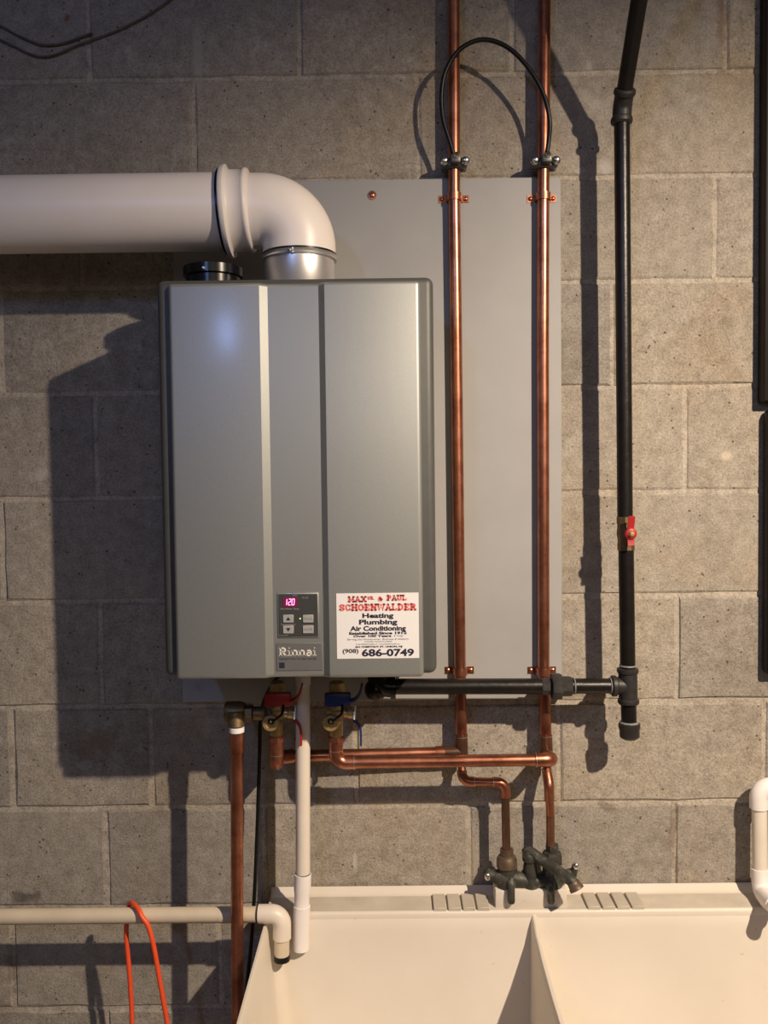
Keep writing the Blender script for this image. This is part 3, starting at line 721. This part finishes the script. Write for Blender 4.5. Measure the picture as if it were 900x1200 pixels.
# ------------------------------------------------------------------ isolation valves under the heater
def iso_valve(x, lab, lever, dx=0):
    t = thing('isolation_valve', lab, 'valve', P(x, 862, DH), 'isolation valves under the heater')
    q = lambda px, py, d=DH: P(x+px, py+dx, d)
    b = NB(); tube(b, [q(0, 811), q(0, 862)], .0125)
    lathe(b, [(.0125, 0), (.0165, .002), (.0165, .016), (.0125, .018)], q(0, 842), Z, 20)
    tube(b, [q(0, 836), q(19, 835)], .0085); lathe(b, [(.008, 0), (.0105, .001), (.0105, .010), (.008, .011)], q(13, 835.4), X, 8)
    tube(b, [q(0, 845), q(-5.5, 845, DH+.030)], .0115)
    obj('body', b, 'brass', t)
    b = NB(); lathe(b, [(.013, 0), (.0145, .002), (.0145, .014), (.0135, .0155), (.009, .016), (.0085, .0145), (0, .0145)], q(-6, 845, DH+.026), -Y, 28); cpz = obj('drain_cap', b, 'brass', t)
    b = NB(); cc = q(-6.3, 845, DH+.042)
    lathe(b, [(.0058, -.001), (.0058, .002), (.003, .003)], cc, -Y, 16)
    tube(b, smooth_path([cc+Vector((.002, -.002, 0)), cc+Vector((.010, -.003, .005)), cc+Vector((.019, .004, .012)), cc+Vector((.020, .02, .024))], 5), .0023, 8)
    obj('tether', b, 'black_rubber', cpz)
    b = NB(); ball(b, cc+Vector((0, -.003, 0)), .0026); obj('cap_rivet', b, 'brass', cpz)
    b = NB(); lathe(b, [(.012, 0), (.0150, .001), (.0150, .019), (.012, .021)], q(1, 812), Z, 6); obj('union_nut', b, 'brass', t, sharp=25)
    b = NB(); lathe(b, [(.0125, 0), (.0150, .001), (.0150, .010), (.0125, .012)], q(0, 869), Z, 6); obj('outlet_nut', b, 'copper_fit', t, sharp=25)
    b = NB()
    p0, p1 = q(-13.5, 828, DH+.020), q(17, 812, DH+.020)
    box(b, p0.x, p1.x, -DH-.024, -DH-.010, p0.z, p1.z, .003, 2)
    ribbon(b, smooth_path([q(14, 822, DH+.02), q(21, 820, DH+.022), q(27, 813, DH+.024), q(30, 802, DH+.024)], 5), Vector((0, 1, .2)), .012, .0035)
    lv = obj('main_lever', b, lever, t)
    b = NB(); ribbon(b, smooth_path([q(20, 843, DH+.012), q(25, 847, DH+.014), q(28.5, 855, DH+.016), q(29, 873, DH+.016)], 5), Vector((0, 1, .1)), .010, .0035); obj('drain_lever', b, lever, t)
    b = NB(); tube(b, [q(19, 835), q(23, 836)], .006, 12); ribbon(b, [q(23, 826, DH+.006), q(21.5, 836, DH+.008), q(21, 845, DH+.012)], Y, .009, .003); obj('lever_pivot', b, 'zinc', t)
iso_valve(324, 'brass valve with red levers under the heater beside the white drain pipe', 'red_lever')
iso_valve(394, 'brass valve with blue levers under the heater beside the black gas elbow', 'blue_lever')
# relief valve left of the red one
rvz = thing('relief_valve', 'dull brass relief valve above the vertical copper discharge pipe', 'valve', P(277, 852, DH+.03))
DRV = .128
b = NB(); 
tube(b, fillet([P(318, 838, DH), P(311, 837, DRV)], 0), .0105)
lathe(b, [(.0115, 0), (.0125, .001), (.0125, .020), (.0115, .022)], P(297, 836, DRV), X, 20); obj('inlet', b, 'old_brass', rvz)
b = NB(); lathe(b, [(.012, 0), (.0158, .001), (.0158, .014), (.012, .015)], P(287, 836, DRV), X, 6); obj('hex_nut', b, 'old_brass', rvz, sharp=25)
b = NB(); DX = .146
lathe(b, [(.0105, 0), (.0172, .001), (.0185, .004), (.0185, .028), (.0165, .033), (.016, .036)], P(263.5, 834, DRV+.004), X, 28)
cyl(b, P(276.5, 834, DX), P(277, 852, .151), .0145, 24, .001); obj('body', b, 'old_brass', rvz)
# discharge pipe
DD = .151
dp = thing('discharge_pipe', 'vertical copper discharge pipe with white tape, in front of the white pipe', 'pipe', Vector((P(278, 1190, DD).x, -DD, .03)))
q0 = P(277.3, 851.5, DD); q1 = P(278.3, 1195, DD); qb = q0+(q1-q0)*((q0.z-.03)/(q0.z-q1.z))
b = NB(); tube(b, [P(277.4, 862, DD), qb], R22*.98); obj('tube', b, 'copper', dp)
b = NB(); lathe(b, [(.0132, 0), (.0132, .004), (.0135, .013), (.0125, .017), (.0125, .036), (.0112, .037)], P(277.3, 857.5, DD), -Z, 20); obj('adapter', b, 'copper_fit', dp)
b = NB(); lathe(b, [(.012, 0), (.0136, .0005), (.0136, .0085), (.012, .009)], P(277.3, 852, DD), -Z, 20); obj('tape', b, 'white_tape', dp)

# ------------------------------------------------------------------ white condensate pipe
DW = .098
wpz = thing('condensate_pipe', 'white plastic drain pipe hanging straight down from the heater into the sink', 'pipe', P(352, 1111, DW))
rw = 8.6*(D-DW)/F
b = NB(); tube(b, [P(355, 790, DW), P(355, 1030, DW)], rw, 24); obj('tube', b, 'white_pvc', wpz)
b = NB(); cyl(b, P(355, 790, DW), P(355, 803, DW), rw*1.09, 24, .001); obj('collar', b, 'fitting_pvc', wpz)
b = NB(); q0 = P(355, 1023.5, DW); q1 = P(353.6, 1062, DW); L = (q1-q0).length
lathe(b, [(rw*.9, 0), (rw*1.18, .0008), (rw*1.18, L*.48), (rw*1.08, L*.62), (rw*1.04, L*.9), (rw*1.1, L)], q0, q1-q0, 28); obj('coupling', b, 'fitting_pvc', wpz, sharp=50)
b = NB(); q0 = P(353.8, 1060.5, DW); q1 = P(352.6, 1112, DW+.002); L = (q1-q0).length
lathe(b, [(rw*1.0, 0), (rw*1.18, .001), (rw*1.19, L*.3), (rw*1.17, L*.5), (rw*1.17, L), (rw*1.0, L), (rw*.98, L*.75), (0, L*.75)], q0, q1-q0, 28); obj('outlet_fitting', b, 'fitting_pvc', wpz, sharp=50)
b = NB(); lathe(b, [(rw*.9, 0), (rw*1.05, .0002), (rw*1.05, .0014), (rw*.9, .0016)], P(355, 1023, DW), -Z, 24); obj('joint_ring', b, 'black_rubber', wpz)

# ------------------------------------------------------------------ old horizontal drain pipe at left
DO = .122; ro = 9.1*(D-DO)/F
zo = P(160, 1072.5, DO).z
od = thing('drain_pipe', 'yellowed white plastic pipe lying level along the wall into the sink', 'pipe', P(330, 1072, DO))
b = NB(); tube(b, [(XL+.003, -DO, zo), (P(300, 1072, DO).x, -DO, P(300, 1071.5, DO).z)], ro, 24); obj('tube', b, 'old_pvc', od)
b = NB(); xk = P(257, 1072, DO).x; cyl(b, (xk, -DO, P(257, 1072, DO).z), (P(286, 1072, DO).x, -DO, P(286, 1071.6, DO).z), ro*1.03, 24); obj('sleeve', b, 'old_pvc', od)
b = NB(); pe = [P(303, 1071, DO), P(330.5, 1070.5, DO), P(330.5, 1099, DO)]
tube(b, fillet(pe, .020, 9), ro*1.20, 28); obj('elbow', b, 'white_pvc', od)
b = NB(); tube(b, [P(330.3, 1090, DO), P(330.3, 1121, DO)], ro, 24); obj('outlet_nipple', b, 'old_pvc', od)
b = NB(); q0 = P(330.3, 1118, DO); lathe(b, [(ro*.9, 0), (ro*1.07, .001), (ro*1.08, .011), (ro*.9, .0125), (ro*.8, .004), (0, .004)], q0, -Z, 24); obj('outlet_ring', b, 'black_rubber', od)

# ------------------------------------------------------------------ orange cord, black cord, wall wires
rc_ = .0045; zt_ = zo+ro+rc_+.0005
xo = P(155, 1072, DO).x
front, backs = [], []
yF, yB = -DO-ro-rc_-.002, -DO+ro+rc_+.001
pts = [P(160, 1330, .13), P(156, 1270, .110), P(155, 1200, -yB+.0), P(152.5, 1150, -yB), P(149, 1110, -yB), P(147.8, 1086, -yB),
       ]+[Vector((P(x_, 1066, DO).x, -DO+(ro+rc_+.0028)*math.cos(math.radians(a_)), zo+(ro+rc_+.0028)*math.sin(math.radians(a_)))) for x_, a_ in ((148.5, 38), (156, 88), (165.5, 128), (169.5, 160))]+[
       P(172.3, 1082, -yF+.001), P(176.2, 1093, -yF+.003), P(180.8, 1112, -yF+.005), P(186.8, 1147, -yF+.006), P(191.8, 1175, -yF+.006), P(197, 1205, -yF+.004), P(206, 1270, .15), P(202, 1325, .148), P(182, 1352, .14), P(160, 1330, .13)]
def relax(pp, n):
    for _ in range(n):
        pp = [pp[0]]+[(pp[i-1]+pp[i]*2+pp[i+1])/4 for i in range(1, len(pp)-1)]+[pp[-1]]
    return pp
b = NB(); tube(b, relax(smooth_path(pts, 8), 14), rc_, 12); o = obj('extension_cord', b, 'orange', None, (xo, -DO, zo)); tag(o, 'orange cord looped over the yellowed level pipe', 'cord')
DK = .060
pts = [P(326, 793, .085), P(319, 802, .075), P(309, 822, .055), P(305, 845, .045), P(304.3, 880, .045), P(302.5, 940, .045), P(300.3, 1000, .045), P(298, 1050, .045), P(294, 1110, .05), P(289, 1160, .05), P(286, 1240, .05)]
e = pts[-1]; pts += [Vector((e.x, e.y, .35)), Vector((e.x-.02, e.y-.01, .02))]
b = NB(); tube(b, smooth_path(pts, 6), .0036, 10); o = obj('power_cord', b, 'black_rubber', None, (e.x, e.y, .02)); tag(o, 'thin black cord hanging from under the heater behind the copper discharge pipe', 'cord')
def wire(pts, lab):
    b = NB(); tube(b, smooth_path([P(x, y, .0045) for x, y in pts], 6), .0021, 8)
    o = obj('old_wire', b, 'wire_grey', None, P(pts[len(pts)//2][0], pts[len(pts)//2][1], .0045)); tag(o, lab, 'wire', 'loose wires on the block wall')
wire([(-120, -40), (-60, 0), (0, 30), (22, 42), (45, 51.5), (62, 52.5), (80, 49), (95, 43), (108, 39)], 'upper of two thin sagging wires high on the block wall')
wire([(-120, -20), (-60, 16), (0, 46.5), (18, 55), (36, 63.5), (52, 66.5), (68, 63), (88, 54), (108, 46.5), (130, 39), (152, 29), (175, 16.5), (200, -1), (240, -34), (300, -195)], 'lower longer thin sagging wire high on the block wall')

# ------------------------------------------------------------------ dark boxes at the right edge
p0, p1 = P(891, 200, .01), P(890, 471.5, .01)
b = NB(); box(b, p0.x, p0.x+.22, -.034, -.002, p1.z, CZ-.004, .003, 2); o = obj('dark_panel', b, 'dark_panel', None, (p0.x+.11, -.002, p1.z)); tag(o, 'tall dark brown panel at the right edge reaching up to the ceiling', 'panel', 'dark panels at the right edge')
p0, p1 = P(896, 481, .01), P(897.5, 788, .01)
b = NB(); box(b, p0.x, p0.x+.22, -.030, -.002, p1.z, p0.z, .006, 3); o = obj('dark_panel', b, 'dark_panel', None, (p0.x+.11, -.002, p1.z)); tag(o, 'lower dark brown panel at the right edge below the tall one', 'panel', 'dark panels at the right edge')

# ------------------------------------------------------------------ white pipe at the right edge
DQ = .044; rq = 8.6*(D-DQ)/F
rp_ = thing('overflow_pipe', 'white plastic pipe at the right edge bending down into the sink', 'pipe', P(889, 1040, DQ))
b = NB(); tube(b, [P(889.5, 935, DQ), P(891, 1022, DQ+.005)], rq, 24); obj('tube', b, 'white_pvc', rp_)
b = NB(); tube(b, fillet([P(889.3, 947, DQ), P(889, 922, DQ), P(925, 921, DQ)], .022, 8), rq*1.22, 26); obj('elbow', b, 'fitting_pvc', rp_)
b = NB(); tube(b, [P(910, 921.2, DQ), P(1010, 920, DQ)], rq, 24); obj('tube', b, 'white_pvc', rp_)
b = NB(); tube(b, fillet([P(891, 1018, DQ+.005), P(892, 1045, DQ+.008), P(908, 1062, .125)], .020, 8), rq*1.2, 26); obj('elbow', b, 'fitting_pvc', rp_)
b = NB(); tube(b, [P(898, 1055, .09), P(913, 1068, .15)], rq, 24); obj('outlet_nipple', b, 'fitting_pvc', rp_)

# ------------------------------------------------------------------ laundry sink
ZR = .783                                             # ledge height
xL = P(318.5, 1043, .004).x; xW = 1.02; xRr = xL+xW
sk = thing('laundry_sink', 'cream plastic double laundry sink with a divider against the block wall', 'sink', (xL+xW/2, -.3, 0))
dl, dfr, zf = .083, .60, .46
th = .007
b = NB()
# back ledge profile swept along x : lip, cove, ledge, rounded edge, back wall
prof = [(.0035, .70), (.0035, .7945), (.006, .796), (.010, .794), (.016, .7865), (.024, ZR+.001), (dl-.004, ZR+.0008), (dl-.001, ZR-.0008), (dl+.0006, ZR-.005), (dl+.0009, ZR-.012)]
dbk = lambda z: dl+.004+(ZR-.03-z)*.20
xi0, xi1 = xL+th, xRr-th
A = [b.verts.new((xL, -d, z)) for d, z in prof]; Bv = [b.verts.new((xRr, -d, z)) for d, z in prof]
for k in range(len(prof)-1): b.faces.new((A[k], A[k+1], Bv[k+1], Bv[k])).material_index = int(k == 5)
obj('back_ledge', b, ['sink', 'sink_dust_shade'], sk, sharp=50)
b = NB()
# bowl: rounded rectangle rings going down
def ring(x0, x1, d0, d1, z, r, n=6):
    out = []
    for cx, cd_, a0 in ((x1-r, d0+r, -90), (x1-r, d1-r, 0), (x0+r, d1-r, 90), (x0+r, d0+r, 180)):
        for k in range(n+1):
            t = math.radians(a0+90*k/n); out.append(b.verts.new((cx+r*math.cos(t), -(cd_+r*math.sin(t)), z)))
    return out
lev = []
ob = ring(xL, xRr, .02, dfr, .44, .03)
ot = ring(xL, xRr, .02, dfr, ZR-.006, .012)
ot2 = ring(xL+.0015, xRr-.0015, .0215, dfr-.0015, ZR-.001, .012)
it0 = ring(xL+.005, xRr-.005, dl-.004, dfr-.006, ZR-.001, .012)
it = ring(xi0, xi1, dl, dfr-.010, ZR-.006, .014)
i2 = ring(xi0+.003, xi1-.003, dl+.004, dfr-.013, ZR-.035, .018)
zz = .50; i3 = ring(xi0+.030, xi1-.030, dbk(zz), dfr-.05, zz, .035)
i4 = ring(xi0+.055, xi1-.055, dbk(zz)+.03, dfr-.075, zf, .035)
R = [ob, ot, ot2, it0, it, i2, i3, i4]
for p, q in zip(R, R[1:]):
    m = len(p)
    for k in range(m): b.faces.new((p[k], p[(k+1) % m], q[(k+1) % m], q[k]))
b.faces.new(i4); b.faces.new(ob[::-1])
obj('bowl', b, 'sink', sk, sharp=60)
# divider
b = NB(); xd = P(626, 1074, dl).x
pf = [(dl-.002, ZR-.006), (dl+.015, ZR-.012), (.12, ZR-.026), (.18, ZR-.040), (.27, ZR-.048), (.36, ZR-.050), (.48, ZR-.044), (.55, ZR-.03), (dfr-.012, ZR-.008)]
rows = []
for d, z in pf:
    tw = .0045
    rows.append([b.verts.new((xd+s*w_, -d, zz_)) for s, w_, zz_ in ((-1, .022, zf), (-1, tw+.002, z-.012), (-1, tw, z-.003), (-1, tw*.5, z), (1, tw*.5, z), (1, tw, z-.003), (1, tw+.002, z-.012), (1, .022, zf))])
for p, q in zip(rows, rows[1:]):
    for k in range(7): b.faces.new((p[k], p[k+1], q[k+1], q[k]))
b.faces.new(rows[0]); b.faces.new(rows[-1][::-1])
obj('divider', b, 'sink', sk, sharp=50)
# soap ribs on the ledge
for xs in ((505, 522, 539, 555.5, 572), (683, 700, 717, 734, 751)):
    for k in range(4):
        x0 = P(xs[k], 1062, .055).x+.0042; x1 = P(xs[k+1], 1062, .055).x
        b = NB(); box(b, x0, x1, -dl+.002, -.026, ZR-.004, ZR+.0065, .0009, 1); obj('soap_rib', b, 'sink_dust_shade', sk)
# faucet mounting pad
p0, p1 = P(580.5, 1053, .072), P(664.5, 1053, .072)
b = NB(); box(b, p0.x, p1.x, -.073, -.036, ZR-.003, P(622, 1042.5, .072).z, .0025, 2); obj('faucet_pad', b, 'sink', sk)
# splayed legs
for lx, ly in ((xL+.04, -.07), (xRr-.04, -.07), (xL+.04, -dfr+.05), (xRr-.04, -dfr+.05)):
    b = NB(); tube(b, [(lx, ly, .445), (lx, ly, .002)], [.022, .017], 14); obj('leg', b, 'sink', sk)

# ------------------------------------------------------------------ faucet
DT = .058
fa = thing('faucet', 'tarnished bronze two-handle faucet with a short swing spout on the sink ledge', 'faucet', P(622, 1042, DT))
zb_ = P(622, 1037, DT).z
b = NB()
tube(b, [P(578, 1028, DT), P(590, 1027, DT), P(600, 1029, DT), P(622, 1034, DT), P(645, 1028, DT), P(664, 1026, DT)], [.011, .018, .016, .0125, .016, .012], 18)
tube(b, [P(594, 1016, DT), P(594, 1037, DT)], [.0165, .019], 18); tube(b, [P(646, 1008, DT), P(647, 1037, DT)], [.0155, .020], 18)
tube(b, [P(622, 1038, DT), P(622, 1022, DT), P(621, 1005, DT)], [.016, .0125, .0115], 18)
obj('body', b, 'bronze', fa, sharp=70)
for x, dark in ((594, 0), (647, 1)):
    b = NB(); lathe(b, [(.010, 0), (.0155, .002), (.0195, .006), (.0195, .020), (.0165, .026), (.0125, .028), (.0125, .040)], P(x, 1019 if not dark else 1014, DT+.001), Z, 8 if dark else 22); obj('supply_nut', b, 'rust_brass' if not dark else 'bronze', fa, sharp=30)
b = NB()
s0, s1 = P(621, 998, DT), P(667, 1030, .118)
lathe(b, [(.0125, 0), (.0145, .002), (.0145, .012), (.012, .016), (.004, .017)], P(621, 1009, DT), Z, 20)
tube(b, smooth_path([P(614, 1000, DT-.004), s0, P(634, 1007, .072), P(652, 1019, .098), s1, P(673, 1036, .124)], 4), [.0085]*2+[.0100]*14+[.0105]*5, 16)
obj('spout', b, 'bronze', fa)
b = NB(); q0 = P(671, 1033, .122); lathe(b, [(.009, 0), (.0115, .002), (.0120, .009), (.0135, .011), (.0135, .016), (.009, .017)], q0, P(676, 1042, .128)-q0, 20); obj('hose_thread', b, 'rust_brass', fa)
# stems and lever handles
b = NB(); tube(b, [P(580, 1027, DT), P(570, 1025, DT+.002)], [.010, .012], 16); tube(b, [P(572, 1025, DT+.002), P(569, 1025, DT+.004)], .0095, 14); h1_ = obj('handle', b, 'bronze', fa)
b = NB(); ball(b, P(571.5, 1027.5, DT+.014), .0060, 1, .7, 1.25); obj('handle_tip', b, 'zinc', h1_)
b = NB(); tube(b, [P(660, 1026, DT), P(671, 1022, DT+.002)], [.0105, .008], 16); tube(b, [P(671, 1028, DT+.004), P(674.5, 1014, DT+.006)], [.007, .0065], 12); h2_ = obj('handle', b, 'bronze', fa)
b = NB(); ball(b, P(675, 1015, DT+.010), .0062, 1, .8, 1.1); obj('handle_tip', b, 'zinc', h2_)
for x in (599, 645.5):
    b = NB(); tube(b, smooth_path([P(x, 1030, DT+.012), P(x, 1040, DT+.021), P(x, 1050, DT+.024), P(x+.3, 1058, DT+.024)], 4), [.0085]*4+[.0070]*8+[.0060], 14); obj('lever', b, 'bronze', fa)
